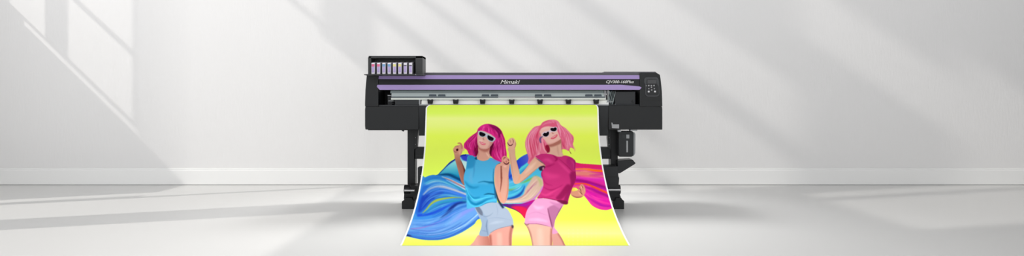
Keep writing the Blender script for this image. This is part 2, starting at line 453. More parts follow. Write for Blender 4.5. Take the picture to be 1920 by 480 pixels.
# ------------------------------------------------------------------ waste ink bottle
wb0 = empty('waste_ink_tank', (X(1175, .08), .15, Z(294, .08)),
            label='dark upright waste ink tank with a slim white level strip, hanging beside the right leg', category='ink tank')
WB = part(MB().px(fillet([(1160.5, 246), (1186, 246), (1188, 249), (1188, 291), (1185, 294), (1160.5, 294)], 2), .08, .20, .004), 'tank_body', M['black2'], wb0)
part(MB().px(fillet([(1183, 247), (1190.5, 248.5), (1191.6, 252), (1191.2, 288), (1188, 293), (1183, 293)], 2), .10, .19, .003), 'tank_side', M['grey'], wb0)
part(MB().rect(1174.4, 1177.6, 264, 285.5, .078, .085, .0008), 'level_strip', M['grey'], wb0)
part(MB().rect(1174.4, 1180, 252.4, 259.6, .078, .085), 'sticker', M['grey'], wb0)
part(MB().rect(1167.5, 1172, 253, 259, .079, .085), 'sticker', M['inner'], wb0)

# ------------------------------------------------------------------ ink cartridges
starts = [696.4, 706.6, 716.6, 726.6, 736.6, 746.6, 756.7, 766.7]
kinds = ['cmag', 'cmag', 'ccya', 'ccya', 'cyel', 'cyel', 'cblk', 'cblk']
names = ['magenta-topped ink cartridge at the left end of the rack',
         'magenta-topped ink cartridge, second from the left beside the cyan ones',
         'cyan-topped ink cartridge next to the magenta ones',
         'cyan-topped ink cartridge next to the yellow ones',
         'yellow-topped ink cartridge next to the cyan ones',
         'yellow-topped ink cartridge next to the black-marked ones',
         'white ink cartridge with a black mark, next to the yellow ones',
         'white ink cartridge with a black mark at the right end of the row']
CW = .0295; CY = -.155
def cart_proto():
    root = empty('ink_cartridge', (0, CY, 0), category='ink cartridge', group='ink cartridges standing in the printer rack')
    zt_, zb_ = Z(117.2, CY) - Z(138.2, CY), 0.0
    H = zt_
    def sl(name, m, x0, x1, z0, z1, y0, y1, bev=.0):
        s = MB()
        s.side([(y0, z0), (y1, z0 + .012), (y1, z1 + .018), (y0, z1)], x0, x1, bev)
        o = s.build(name, m, root); o.matrix_parent_inverse = Matrix.Identity(4)
        return o
    sl('shell', M['cart'], 0, CW, 0, H, 0, .155, .002)
    sl('ink_label', M['clav'], .004, CW - .004, .014, H * .66, -.0015, .001)
    sl('colour_tab', M['cmag'], .002, CW - .002, H * .67, H * .92, -.002, .001)
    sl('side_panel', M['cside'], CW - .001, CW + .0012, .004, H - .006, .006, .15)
    return root
cp0 = cart_proto(); H_ = Z(117.2, CY) - Z(138.2, CY)
kids = [o for o in cp0.children]
for i, (sx, kk, nm) in enumerate(zip(starts, kinds, names)):
    if i == 0: r, ch = cp0, kids
    else:
        r = cp0.copy(); COL.objects.link(r); ch = []
        for k in kids:
            c = k.copy(); COL.objects.link(c); c.parent = r; ch.append(c)
    r.location = (X(sx, CY), CY, Z(138.7, -.19) + .0012); r['label'] = nm
    for c in ch:
        if c.name.startswith('colour_tab'):
            c.data = c.data.copy(); c.data.materials.clear(); c.data.materials.append(M[kk])
            if kk == 'cblk':                      # only a thin dark mark on these two
                for v in c.data.vertices: v.co.z = H_ * (.72 if v.co.z < H_ * .78 else .80)
            elif kk != 'cyel':
                for v in c.data.vertices: v.co.z = v.co.z if v.co.z < H_ * .78 else H_ * .88

# ------------------------------------------------------------------ THE PRINT  (artwork painted on a canvas, measured in photo pixels)
SS = 3; AX0, AY0, AX1, AY1 = 744, 192, 1190, 466
CWD, CHT = (AX1 - AX0) * SS, (AY1 - AY0) * SS
cv = np.zeros((CHT, CWD, 3))
gy = (np.arange(CHT) + .5) / SS + AY0; gx = (np.arange(CWD) + .5) / SS + AX0
yk = [192, 200, 212, 222, 236, 255, 285, 320, 370, 400, 412, 425, 438, 450, 462]
kc = np.array([(216, 240, 80), (220, 244, 86), (224, 250, 94), (238, 255, 140), (236, 255, 128), (230, 255, 88), (230, 254, 92), (222, 246, 88),
               (220, 244, 86), (220, 246, 80), (224, 250, 80), (236, 255, 120), (240, 255, 140), (232, 255, 100), (230, 255, 80)], float)
kc = np.minimum(kc + np.array([6, 6, 16.]), 255)
for c in range(3): cv[:, :, c] = np.interp(gy, yk, kc[:, c])[:, None]

def smooth(pts, n=5, closed=True):
    P = np.array(pts, float); out = []; N = len(P)
    rng = range(N) if closed else range(N - 1)
    for i in rng:
        p0 = P[i - 1] if (closed or i > 0) else P[0]; p1 = P[i]; p2 = P[(i + 1) % N]
        p3 = P[(i + 2) % N] if (closed or i + 2 < N) else P[-1]
        for k in range(n):
            t = k / n
            out.append(.5 * ((2 * p1) + (-p0 + p2) * t + (2 * p0 - 5 * p1 + 4 * p2 - p3) * t * t + (-p0 + 3 * p1 - 3 * p2 + p3) * t ** 3))
    if not closed: out.append(P[-1])
    return np.array(out)
def blur(m, r):
    r = int(round(r * SS))
    if r < 1: return m
    for _ in range(2):
        for ax in (0, 1):
            pad = [(0, 0), (0, 0)]; pad[ax] = (r + 1, r)
            c = np.cumsum(np.pad(m, pad, mode='constant'), axis=ax)
            n = m.shape[ax]
            a = np.take(c, np.arange(2 * r + 1, 2 * r + 1 + n), axis=ax); b = np.take(c, np.arange(0, n), axis=ax)
            m = (a - b) / (2 * r + 1)
    return m
CLIP = None
def mask(P, soft=.4):
    pad = soft * 4 + 2
    i0 = max(0, int((P[:, 1].min() - pad - AY0) * SS)); i1 = min(CHT, int((P[:, 1].max() + pad - AY0) * SS) + 1)
    j0 = max(0, int((P[:, 0].min() - pad - AX0) * SS)); j1 = min(CWD, int((P[:, 0].max() + pad - AX0) * SS) + 1)
    if i1 <= i0 or j1 <= j0: return None
    yy = gy[i0:i1]; xx = gx[j0:j1]
    m = np.zeros((i1 - i0, j1 - j0), bool)
    for (xa, ya), (xb, yb) in zip(P, np.roll(P, -1, axis=0)):
        if ya == yb: continue
        rows = (yy >= min(ya, yb)) & (yy < max(ya, yb))
        if not rows.any(): continue
        xc = xa + (yy[rows] - ya) * (xb - xa) / (yb - ya)
        m[rows] ^= xx[None, :] < xc[:, None]
    return i0, i1, j0, j1, blur(m.astype(float), soft)
def put(mk, col, alpha=1.0, c2=None, g=None):
    if mk is None: return
    i0, i1, j0, j1, m = mk
    if CLIP is not None: m = m * CLIP[i0:i1, j0:j1]
    m = (m * alpha)[..., None]
    if c2 is None: C = np.array(col, float)
    else:
        (ax, ay), (bx, by) = g
        xx, yy = np.meshgrid(gx[j0:j1], gy[i0:i1])
        t = np.clip(((xx - ax) * (bx - ax) + (yy - ay) * (by - ay)) / ((bx - ax) ** 2 + (by - ay) ** 2), 0, 1)[..., None]
        C = np.array(col, float) * (1 - t) + np.array(c2, float) * t
    cv[i0:i1, j0:j1] = cv[i0:i1, j0:j1] * (1 - m) + C * m
def poly(pts, col, soft=.4, alpha=1.0, c2=None, g=None, sm=True):
    put(mask(smooth(pts) if sm else np.array(pts, float), soft), col, alpha, c2, g)
def stroke(pts, w, col, soft=.5, alpha=1.0, w0=None, w1=None):
    """line of width w in the middle, w0 and w1 at its ends"""
    P = smooth(pts, 6, False); n = len(P)
    T = np.gradient(P, axis=0); T /= np.linalg.norm(T, axis=1)[:, None] + 1e-9
    N = np.stack([-T[:, 1], T[:, 0]], 1)
    w0 = w * .3 if w0 is None else w0; w1 = w * .3 if w1 is None else w1
    t = np.linspace(0, 1, n); ww = np.interp(t, [0, .5, 1], [w0, w, w1])[:, None] / 2
    put(mask(np.concatenate([P + N * ww, (P - N * ww)[::-1]]), soft), col, alpha)
def clip_to(pts, soft=.4):
    global CLIP
    if pts is None: CLIP = None; return
    P = smooth(pts); c = np.zeros((CHT, CWD)); r = mask(P, soft); c[r[0]:r[1], r[2]:r[3]] = r[4]; CLIP = c
def shape(pts, col, soft=.4, **k):
    poly(pts, col, soft, **k); clip_to(pts, soft)
#ART
rs = np.random.RandomState(5)
def fan(A, B, n, cols, w, alpha, soft=.45, jit=.6, wob=0.0):
    """fine streaks running between two guide lines"""
    A = smooth(A, 5, False); B = smooth(B, 5, False)
    ta = np.linspace(0, 1, 14)
    ra = np.stack([np.interp(ta, np.linspace(0, 1, len(A)), A[:, k]) for k in (0, 1)], 1)
    rb_ = np.stack([np.interp(ta, np.linspace(0, 1, len(B)), B[:, k]) for k in (0, 1)], 1)
    for i in range(n):
        t = rs.rand(); s0 = rs.randint(0, 6); s1 = rs.randint(8, 14)
        P = ra * (1 - t) + rb_ * t
        if wob:
            d = rb_ - ra; d /= np.linalg.norm(d, axis=1)[:, None] + 1e-6
            P = P + d * (wob * np.sin(np.arange(14) * 1.1 + rs.rand() * 6))[:, None]
        P = P[s0:s1] + rs.randn(2) * jit * .3
        stroke([tuple(p) for p in P[::2]], w * (.5 + rs.rand()), cols[rs.randint(len(cols))], soft, alpha * (.5 + .5 * rs.rand()))
# faint dot pattern
for iy in range(5):
    for ix in range(11):
        x_, y_ = 1066 + ix * 8.6, 431 + iy * 6.6
        a_ = .5 * (1 - ix / 14)
        poly([(x_ - 1.3, y_), (x_, y_ - 1.3), (x_ + 1.3, y_), (x_, y_ + 1.3)], (246, 255, 180), .6, a_)
# --- blue wave, left
wave = [(790, 336), (797, 332.5), (805, 329.3), (812, 328), (820, 328), (827, 321), (833, 315), (843, 304.5), (852, 298.5), (862, 292), (872, 289.5), (885, 291),
        (915, 305), (915, 395), (895, 412), (889, 420.5), (870, 433.5), (850, 443), (830, 449), (812, 450.5), (790, 449), (765, 443.5), (756, 441), (772, 405)]
shape(wave, (72, 150, 214))
poly([(818, 329), (833, 315), (852, 299), (872, 290), (890, 292), (900, 345), (860, 338), (840, 330)], (150, 224, 226), .8, c2=(24, 140, 186), g=((850, 305), (852, 334)))
poly([(864, 293), (874, 290), (886, 292), (886, 305), (876, 303), (868, 300)], (66, 80, 206), 1)
poly([(864, 303), (870, 302), (878, 306), (880, 318), (872, 318), (868, 310)], (196, 232, 230), .8)
stroke([(818, 329.5), (827, 321), (840, 308), (853, 298.5), (864, 291.5), (874, 290)], 3.6, (28, 48, 150), .5, 1, 2, 3.5)
stroke([(820, 329), (838, 327), (852, 331), (866, 339), (876, 348)], 6, (8, 72, 124), 1, .95, 2.5, 5)
stroke([(843, 324), (856, 330), (868, 336)], 3, (20, 150, 190), 1, .7)
# ridge
stroke([(795, 340), (808, 333), (822, 332), (838, 337), (856, 347), (875, 357)], 8, (52, 134, 206), 1.4, 1, 8, 6)
stroke([(796, 345), (810, 339), (825, 339), (842, 345), (860, 353), (875, 358)], 3.5, (84, 184, 214), 1, .9, 3, 3)
stroke([(828, 331), (842, 336), (856, 343), (872, 350)], 3, (206, 226, 214), .6, .9, .8, 3)
stroke([(832, 333), (846, 338.5), (860, 346), (874, 353)], 2.2, (196, 116, 116), .5, .95, .6, 2.2)
stroke([(836, 337), (850, 344), (862, 350), (876, 357)], 2.0, (224, 232, 232), .6, .85, .6, 2.5)
stroke([(838, 342), (854, 349), (868, 357), (876, 361)], 4, (40, 150, 180), .9, .8, 1, 4)
# deep blue body below ridge
poly([(792, 350), (805, 347), (822, 344), (845, 350), (870, 360), (880, 375), (850, 372), (825, 372), (805, 386), (792, 398), (778, 398)], (44, 112, 204), 1.8, .95)
stroke([(793, 366), (803, 356), (816, 350.5), (830, 350), (848, 355), (864, 361), (878, 366)], 4.6, (214, 206, 204), .9, .95, 1.6, 3.4)
stroke([(800, 355), (812, 347.5), (826, 345.5), (842, 349), (860, 356)], 2.2, (150, 200, 226), .8, .8)
poly([(790, 370), (802, 363), (818, 358), (832, 360), (822, 368), (808, 376), (796, 390), (784, 398)], (24, 66, 176), 1.8, .9)
stroke([(806, 366), (826, 358), (848, 360), (876, 370)], 4, (70, 130, 224), 1, .8, 2, 5)
stroke([(815, 371), (835, 366), (855, 368), (876, 372)], 3, (110, 190, 200), .9, .8)
# yellow green stripe
stroke([(792, 400), (800, 392), (808, 382.5), (818, 376), (832, 372.5), (848, 370.5), (866, 371)], 4.6, (168, 184, 74), .8, .95, 1, 1)
stroke([(797, 400), (806, 392), (818, 384), (834, 379), (856, 377), (878, 378)], 4.6, (48, 150, 186), 1, .95, 2, 5)
stroke([(800, 399.5), (812, 394), (830, 385), (850, 380)], 2.4, (100, 190, 214), .8, .8)
stroke([(782, 404), (800, 402), (816, 398), (832, 390), (848, 382), (868, 378)], 5.5, (26, 80, 208), 1.2, .95, 5, 2)
stroke([(778, 410), (800, 410), (820, 405), (836, 397), (845, 389)], 5, (58, 140, 224), 1.3, .95, 4, 2)
# pale lower sheets
poly([(770, 414), (795, 412), (815, 409), (835, 400), (850, 386), (870, 382), (900, 380), (905, 402), (885, 418), (860, 432), (830, 438), (800, 436), (764, 434)],
     (112, 166, 226), 1.6, .95)
stroke([(822, 412), (832, 405), (841, 397), (849, 388), (859, 381.5), (874, 379)], 7, (14, 44, 128), 1.4, .95, 1, 2)
stroke([(835, 408), (846, 399), (856, 392), (872, 386), (896, 383)], 5, (40, 110, 196), 1.6, .9, 1, 4)
stroke([(770, 429), (790, 427), (808, 422), (824, 415), (840, 406)], 2.4, (150, 132, 210), .8, .9, 2, .6)
stroke([(776, 424), (795, 421), (812, 416), (826, 409)], 2.5, (150, 200, 240), .9, .8)
stroke([(840, 422), (856, 410), (870, 399), (890, 390)], 7, (150, 150, 232), 2, .75, 1, 5)
stroke([(800, 430), (830, 423), (850, 413), (866, 401)], 4, (140, 190, 236), 1.6, .7)
stroke([(765, 437), (790, 437), (820, 435), (845, 430), (868, 420), (892, 404)], 6, (78, 134, 214), 1.6, .9, 6, 3)
stroke([(800, 440.5), (825, 438.5), (850, 432), (870, 423), (884, 412), (900, 398)], 2.4, (196, 226, 246), .7, .9, .6, 2)
stroke([(760, 441), (785, 446), (812, 448), (838, 444), (862, 434), (885, 420), (900, 406)], 4, (58, 104, 200), 1.2, .9, 4, 3)
stroke([(760, 440), (772, 443)], 3, (24, 36, 96), 1, .9, 3, 1)
WB = [(150, 206, 240), (36, 96, 200), (96, 160, 230), (150, 160, 236), (60, 130, 214), (24, 70, 170), (176, 222, 240)]
fan([(776, 412), (800, 411), (824, 404), (846, 388), (880, 380)], [(764, 440), (800, 447), (836, 443), (868, 428), (900, 402)], 70, WB, 1.6, .5, .6)
fan([(796, 352), (812, 342), (834, 342), (876, 360)], [(790, 392), (806, 374), (836, 366), (880, 378)], 30, [(110, 180, 230), (30, 80, 190), (70, 150, 210), (190, 210, 224)], 1.5, .5, .6)
fan([(795, 341), (812, 333), (832, 335), (872, 355)], [(796, 352), (812, 344), (834, 345), (872, 362)], 16, [(110, 190, 220), (40, 110, 190), (200, 220, 224)], 1.3, .5, .5)
fan([(796, 398), (814, 386), (840, 378), (880, 376)], [(784, 410), (812, 408), (836, 394), (870, 380)], 22, [(30, 90, 210), (90, 180, 210), (20, 60, 170)], 1.5, .5, .6)
clip_to(None)
# --- wave between the two figures
mid = [(940, 300), (952, 308), (966, 303), (975, 295.5), (985, 290), (995, 287), (1015, 290), (1024, 330), (1019, 352), (1012, 362), (1000, 376), (986, 382), (962, 383), (940, 382)]
shape(mid, (84, 188, 222))
poly([(962, 308), (970, 300), (985, 290), (998, 287), (996, 300), (978, 312), (972, 318)], (44, 74, 206), .8, c2=(96, 110, 216), g=((970, 308), (992, 300)))
stroke([(968, 323), (980, 314), (994, 303), (1004, 298)], 3.6, (96, 220, 226), .8)
stroke([(970, 328), (984, 318), (998, 307)], 2.4, (50, 130, 200), .8, .8)
stroke([(952, 306), (954, 325), (960, 338)], 8, (58, 92, 208), 1.3, .95, 5, 3)
stroke([(950, 338), (958, 330), (966, 324)], 4, (30, 76, 196), .9)
stroke([(950, 345), (960, 341), (970, 340)], 3, (120, 190, 236), .8)
stroke([(952, 352), (966, 350), (984, 342), (1000, 334)], 8, (98, 206, 214), 1.4)
stroke([(975, 344), (986, 340), (998, 334), (1006, 329)], 4, (124, 188, 96), .9, .95)
stroke([(950, 356), (958, 356), (968, 352)], 3.4, (112, 168, 84), .9, .95)
stroke([(952, 364), (966, 361), (976, 352), (984, 345)], 7, (70, 178, 214), 1.5)
stroke([(962, 358), (972, 354), (978, 348)], 2, (190, 234, 236), .8)
stroke([(950, 373.5), (962, 371), (973, 366), (980, 358), (984, 348)], 5, (22, 78, 168), 1, .95, 3.5, 1)
poly([(1002, 330), (1018, 336), (1020, 350), (1013, 361), (1001, 374), (984, 380), (945, 381), (945, 375.5), (965, 373), (980, 366), (985, 354), (992, 343)], (214, 184, 166), .9)
stroke([(955, 375), (972, 372), (985, 365), (992, 355), (1000, 346), (1008, 340)], 3, (192, 132, 136), .9, .9)
stroke([(988, 362), (996, 352), (1006, 344)], 2, (170, 100, 150), .8, .7)
stroke([(990, 356), (1000, 343), (1010, 333)], 2, (232, 200, 190), .7, .7)
stroke([(1006, 330), (1014, 342), (1013, 350)], 5, (178, 196, 120), 1.6, .75)
stroke([(945, 378.5), (965, 378), (985, 374)], 2.5, (236, 222, 214), .8, .9)
stroke([(1019, 350), (1013, 361), (1004, 370), (992, 377), (978, 381)], 4, (206, 110, 216), .9, .95, 4, 1)
fan([(950, 376), (972, 371), (986, 360), (1004, 338)], [(950, 381), (990, 378), (1010, 362), (1018, 342)], 26, [(236, 214, 200), (196, 150, 140), (220, 190, 150), (190, 160, 150)], 1.4, .5, .5)
fan([(952, 345), (968, 340), (1000, 322)], [(952, 370), (970, 364), (984, 348)], 20, [(150, 226, 230), (40, 130, 200), (80, 190, 220)], 1.4, .5, .5)
clip_to(None)
tri = [(940, 383), (960, 382.5), (980, 381.5), (1000, 375), (1008, 374), (1002, 384), (992, 394), (985, 409.5), (977, 401), (966, 394), (952, 389)]
shape(tri, (92, 34, 130), c2=(196, 10, 128), g=((950, 385), (995, 385)))
poly([(958, 388), (972, 386), (984, 389), (990, 396), (985, 410), (974, 400), (964, 392)], (226, 24, 82), 1.2, .95)
stroke([(962, 384), (985, 384), (1003, 378)], 4, (160, 14, 168), 1, .9)
stroke([(950, 389), (966, 394), (978, 402)], 2, (60, 50, 90), .7, .8)
clip_to(None)
# --- magenta ribbon, right
rib = [(1066, 306), (1090, 307), (1110, 308.2), (1128, 309.5), (1160, 311), (1170, 380), (1150, 389.5), (1143, 392.5), (1135, 394), (1122, 391.5), (1110, 385), (1101, 374), (1093, 364.5), (1080, 352), (1066, 350)]
shape(rib, (222, 50, 160))
stroke([(1066, 309), (1095, 310.5), (1132, 313)], 8, (232, 44, 118), 1, 1, 8, 8)
stroke([(1066, 318), (1095, 317), (1115, 319.5), (1140, 321)], 4.6, (255, 138, 72), .8, 1, 2, 4)
stroke([(1100, 318.5), (1118, 320), (1140, 321.5)], 2.6, (255, 110, 20), .6, .9, .6, 2.6)
stroke([(1066, 325), (1090, 325), (1112, 327), (1140, 331)], 9, (232, 146, 128), 1.6, .95, 9, 3)
stroke([(1070, 331), (1095, 334), (1120, 334.5), (1140, 337)], 3, (244, 120, 190), 1, .9)
stroke([(1066, 333), (1100, 335), (1136, 338)], 5, (224, 50, 184), 1.3, .9, 3, 6)
stroke([(1105, 328), (1120, 328), (1140, 327)], 3, (214, 44, 160), 1, .8)
stroke([(1066, 338), (1088, 339), (1112, 345), (1142, 354)], 6, (158, 10, 128), 1.3, .95, 5, 5)
stroke([(1090, 343), (1112, 347), (1144, 358)], 4, (176, 20, 176), 1, .8)
stroke([(1076, 345), (1096, 344.5), (1114, 351), (1142, 363.5), (1150, 366)], 4, (240, 88, 48), .8, .95, 2, 3)
stroke([(1074, 352), (1090, 350), (1098, 354)], 6, (228, 110, 120), 1.2, .9)
stroke([(1096, 350), (1116, 358), (1146, 370)], 5, (160, 8, 140), 1.2, .9, 1, 5)
stroke([(1096, 356), (1110, 366), (1128, 376), (1150, 382)], 10, (222, 26, 168), 2, .95, 3, 9)
stroke([(1104, 366), (1116, 377), (1132, 386), (1150, 386)], 4, (168, 8, 168), 1.3, .85, 1, 2)
stroke([(1110, 366), (1126, 378), (1148, 383)], 4, (246, 66, 168), 1.3, .8)
stroke([(1092, 363), (1101, 374), (1112, 386), (1124, 392), (1140, 393)], 2, (236, 80, 160), .6, .9)
fan([(1076, 318), (1100, 317), (1140, 321)], [(1076, 332), (1100, 334), (1140, 338)], 16, [(250, 170, 140), (236, 110, 120), (250, 120, 180)], 1.3, .5, .5)
fan([(1080, 342), (1112, 350), (1148, 362)], [(1100, 370), (1122, 388), (1150, 390)], 26, [(240, 70, 180), (170, 10, 150), (250, 90, 170), (200, 20, 170)], 1.6, .5, .6)
clip_to(None)

SK, SKD, SKL = (226, 176, 156), (158, 98, 84), (246, 208, 192)
# ================= figure 1 (blue top)
# image-left arm and hand
armA = [(851, 277), (850, 283), (852, 291), (853, 298), (857, 312), (861, 328), (865, 341), (870, 347), (874, 338), (873, 322), (869.5, 312), (865, 302), (862.5, 295), (866, 287), (868.5, 279), (867, 272), (859, 272)]
shape(armA, (172, 116, 98), c2=(222, 168, 142), g=((862, 305), (858, 284)))
stroke([(865, 301), (870, 313), (873, 330)], 3.2, (84, 38, 34), .9, .9, 1, 4)
stroke([(854, 300), (860, 320), (866, 340)], 3, (196, 140, 118), 1, .8)
stroke([(862, 282), (862, 291)], 3.5, (236, 184, 156), .9, .8)
clip_to(None)
stroke([(858, 269), (862, 268.5), (865.5, 272), (866, 279)], 3, (210, 140, 116), .4, 1, 1.8, 3)
stroke([(868.5, 283), (871, 276), (874, 270)], 3.4, (240, 190, 150), .6, .9, 3, 2)
poly([(850, 281), (852, 277), (857, 275), (861, 277), (860, 283), (855, 286)], (222, 160, 136), .5)
poly([(855, 280.5), (858, 278.5), (859.5, 281), (857, 283.5)], (72, 14, 26), .4)
stroke([(850.5, 282), (853, 285), (857, 285)], 1.2, (150, 84, 74), .4, .9)
stroke([(852, 276), (856, 273.8), (860, 275)], 1.2, (166, 96, 84), .4, .8)
# hair back
hair1 = [(900, 237.5), (907, 233.5), (915, 232.3), (924, 234), (933, 238), (940, 245), (944, 254), (947, 263), (948, 275), (950, 288), (948.5, 299), (942, 304), (934, 303.5), (926, 298.5), (919, 292),
         (908, 290), (897, 290), (892, 293.5), (886, 294), (879.5, 289.5), (876, 282), (870.5, 277), (870, 270), (874, 264.5), (880, 258), (887, 252.5), (894, 247.5), (896, 242)]
shape(hair1, (220, 48, 138))
poly([(893, 262), (896, 262), (898, 280), (898, 292), (892, 294), (889, 280)], (120, 8, 58), 1, .9)
poly([(917, 276), (924, 268), (927, 276), (922, 285), (921, 293), (916, 290)], (100, 8, 50), 1, .9)
poly([(915, 233), (926, 235), (936, 241), (941, 249), (936, 252), (928, 243), (918, 238)], (112, 14, 76), 1.2, .9)
for pts, w, c in (([(898, 250), (888, 260), (879, 270), (880, 284)], 5, (240, 84, 166)), ([(893, 258), (887, 268), (886, 280), (889, 290)], 3, (190, 26, 112)),
                  ([(880, 262), (874, 268), (876, 276), (882, 283)], 3, (196, 36, 126)), ([(884, 264), (880, 272), (883, 280)], 2.4, (252, 128, 196)),
                  ([(891, 254), (890, 266), (892, 278)], 2, (246, 104, 178)), ([(934, 246), (938, 262), (936, 280), (942, 298)], 5, (242, 88, 170)),
                  ([(940, 252), (944, 268), (943, 284), (946, 296)], 3, (198, 30, 120)), ([(928, 268), (930, 282), (928, 294)], 4, (240, 72, 152)),
                  ([(934, 262), (933, 278), (936, 296)], 2.4, (186, 24, 110)), ([(925, 280), (924, 290), (930, 299)], 3, (196, 34, 118)),
                  ([(944, 262), (946, 280), (946, 292)], 2, (252, 120, 192)), ([(930, 284), (934, 294), (940, 302)], 2.4, (250, 110, 186)),
                  ([(938, 270), (940, 284), (938, 296)], 2, (252, 112, 186)), ([(886, 282), (890, 288), (888, 293)], 2.4, (150, 40, 130))):
    stroke(pts, w, c, .7, .85)
clip_to(None)
clip_to(hair1)
HC = [(244, 96, 176), (180, 18, 100), (250, 120, 190), (196, 30, 116), (232, 70, 156), (160, 14, 88)]
fan([(900, 240), (889, 254), (876, 266), (876, 280), (884, 293)], [(900, 244), (896, 262), (894, 276), (890, 293)], 34, HC, 1.3, .6, .35, wob=.9)
fan([(928, 246), (928, 264), (922, 282), (928, 298)], [(938, 243), (946, 262), (948, 284), (946, 302)], 46, HC, 1.3, .6, .35, wob=.9)
clip_to(None)
# neck
neck1 = [(897, 275), (896.5, 286), (893.5, 295), (896, 300), (906, 302), (914, 300), (919.5, 294), (917.5, 286), (918, 276), (908, 274)]
shape(neck1, (224, 170, 152))
poly([(896, 274), (918, 272), (918, 281), (910, 285), (900, 281)], (186, 116, 104), 1.2, .9)
stroke([(911, 286), (915, 291), (918, 296)], 3, (244, 200, 182), .8, .8)
stroke([(897, 284), (896, 294)], 2.5, (196, 140, 130), .8, .8)
clip_to(None)
# face
face1 = [(895.5, 252), (895, 262), (895.5, 270), (898.5, 276.5), (904, 279.3), (911, 279.5), (917, 277), (922, 271), (926, 264), (928, 256), (920, 249), (907, 244), (898, 246)]
shape(face1, (236, 188, 172))
poly([(918, 262), (928, 258), (926, 270), (918, 279), (914, 277), (918, 270)], (206, 146, 140), 1.2, .8)
poly([(899, 262), (904, 262), (904, 266), (899, 267)], (246, 214, 204), 1, .7)
stroke([(895.5, 264), (898, 275), (905, 279), (914, 278)], 1.8, (206, 148, 138), .7, .7)
stroke([(907, 257), (906, 260.5), (908.5, 262.6)], 1.8, (176, 108, 100), .5, .8)
clip_to(None)
poly([(899, 266.2), (903, 266), (907, 268), (911, 269.4), (908.5, 272), (904, 271.6), (901, 269)], (232, 116, 134), .4)
stroke([(900, 266.5), (904, 268.6), (909, 269.8)], 1.1, (250, 236, 236), .3, .9)
stroke([(899, 265.6), (901, 266.6)], 1.2, (160, 80, 84), .4, .8)
# bangs
bang1 = [(896, 247), (899, 240), (907, 234), (917, 233.5), (928, 238), (937, 248), (938, 258), (932, 264), (928, 258), (920, 251.5), (908, 246), (900, 244.5)]
shape(bang1, (228, 54, 148))
poly([(916, 233.5), (928, 237), (938, 247), (939, 256), (934, 258), (930, 248), (922, 240)], (130, 16, 84), 1.2, .85)
for pts, w, c in (([(908, 236), (906, 241), (904, 245)], 3, (246, 108, 178)), ([(914, 238), (916, 243), (918, 249)], 3.4, (248, 98, 172)),
                  ([(921, 241), (926, 247), (929, 255)], 2.2, (198, 30, 116)), ([(926, 243), (932, 250), (934, 258)], 2.6, (240, 80, 160)),
                  ([(902, 240), (899, 243), (897, 246)], 2, (200, 40, 130)), ([(911, 238), (911, 246)], 1.4, (190, 30, 112))):
    stroke(pts, w, c, .6, .85)
clip_to(None)
clip_to(bang1)
fan([(906, 235), (902, 240), (898, 247)], [(926, 238), (932, 248), (932, 262)], 26, HC, 1.0, .55, .3)
clip_to(None)
# sunglasses
poly([(896.3, 246.4), (899, 245.8), (906, 247), (914, 250.5), (922, 254.5), (928.5, 258.6), (929, 261), (926.5, 264.6), (922, 266.2), (916.5, 264), (913, 259.5), (910.8, 256.2), (905, 257.4), (900, 255.8), (897.3, 252)],
     (196, 204, 212), .35)
poly([(899, 248.2), (902, 247.4), (906, 249), (910, 251.2), (909.5, 254), (906, 255.9), (902, 255.2), (899, 252.4)], (16, 14, 22), .35)
poly([(915.2, 253.6), (920, 255.8), (925.2, 258.8), (925.4, 261.4), (922.8, 264.2), (918.4, 263.2), (915, 260.4), (914, 256.6)], (16, 14, 22), .35)
stroke([(901, 253.4), (906, 254.6)], 1.2, (110, 112, 122), .4, .7); stroke([(918, 262), (923, 263)], 1.2, (110, 112, 122), .4, .7)
# denim shorts and legs
poly([(898, 440), (915, 442), (921, 474), (872, 474), (888, 453)], (232, 172, 158), .5, c2=(200, 128, 112), g=((895, 455), (918, 452)))
shape([(917, 436), (934, 428), (962, 421), (960.5, 440), (959.5, 460), (959, 476), (922, 476), (920, 460), (917.5, 450)], (236, 172, 158), .5)
stroke([(919, 440), (920, 464)], 5, (186, 108, 92), 1.2, .85, 4, 5)
stroke([(960, 424), (957, 440), (957, 464)], 4, (176, 104, 92), 1.2, .8, 4, 4)
stroke([(936, 436), (937, 464)], 10, (250, 200, 184), 2, .7, 8, 8)
clip_to(None)
sh1 = [(890.5, 388.5), (900, 386), (913, 380.5), (931, 378.5), (940, 385), (950, 391), (955.5, 398), (959.5, 406), (962, 413), (961.5, 422.5), (950, 425), (932, 430), (920, 437), (915, 442.5), (903, 442.5), (898.5, 439), (902, 428), (903, 418), (899, 408), (894.5, 399)]
shape(sh1, (176, 190, 208))
poly([(890, 388), (899, 388), (905, 398), (914, 410), (915, 425), (916, 444), (896, 442), (903, 420), (898, 405)], (158, 178, 202), 1, .9)
poly([(891, 388), (897, 387), (904, 396), (905, 404), (900, 402), (895, 396)], (110, 118, 136), .8, .85)
stroke([(914, 412), (912, 424), (915, 441)], 1.8, (110, 132, 160), .7, .85)
stroke([(903, 400), (908, 406), (918, 404), (924, 399)], 1.6, (138, 154, 178), .7, .8)
stroke([(916, 410), (930, 408), (946, 410), (961, 413)], 1.4, (160, 174, 198), .6, .8)
stroke([(930, 382), (933, 394), (932, 404)], 1.4, (160, 172, 196), .7, .8)
stroke([(944, 388), (952, 398), (958, 410)], 4, (176, 186, 208), 1.2, .8)
stroke([(918, 420), (930, 417), (945, 415)], 5, (196, 208, 222), 1.5, .7)
stroke([(919, 437), (932, 430.5), (950, 425.5), (962, 423)], 1.6, (96, 84, 100), .5, .85)
stroke([(903, 432), (914, 434)], 1.2, (120, 144, 172), .6, .7)
clip_to(None)
poly([(959, 422), (963, 423.5), (962, 428), (959.8, 427)], (70, 60, 70), .5, .9)
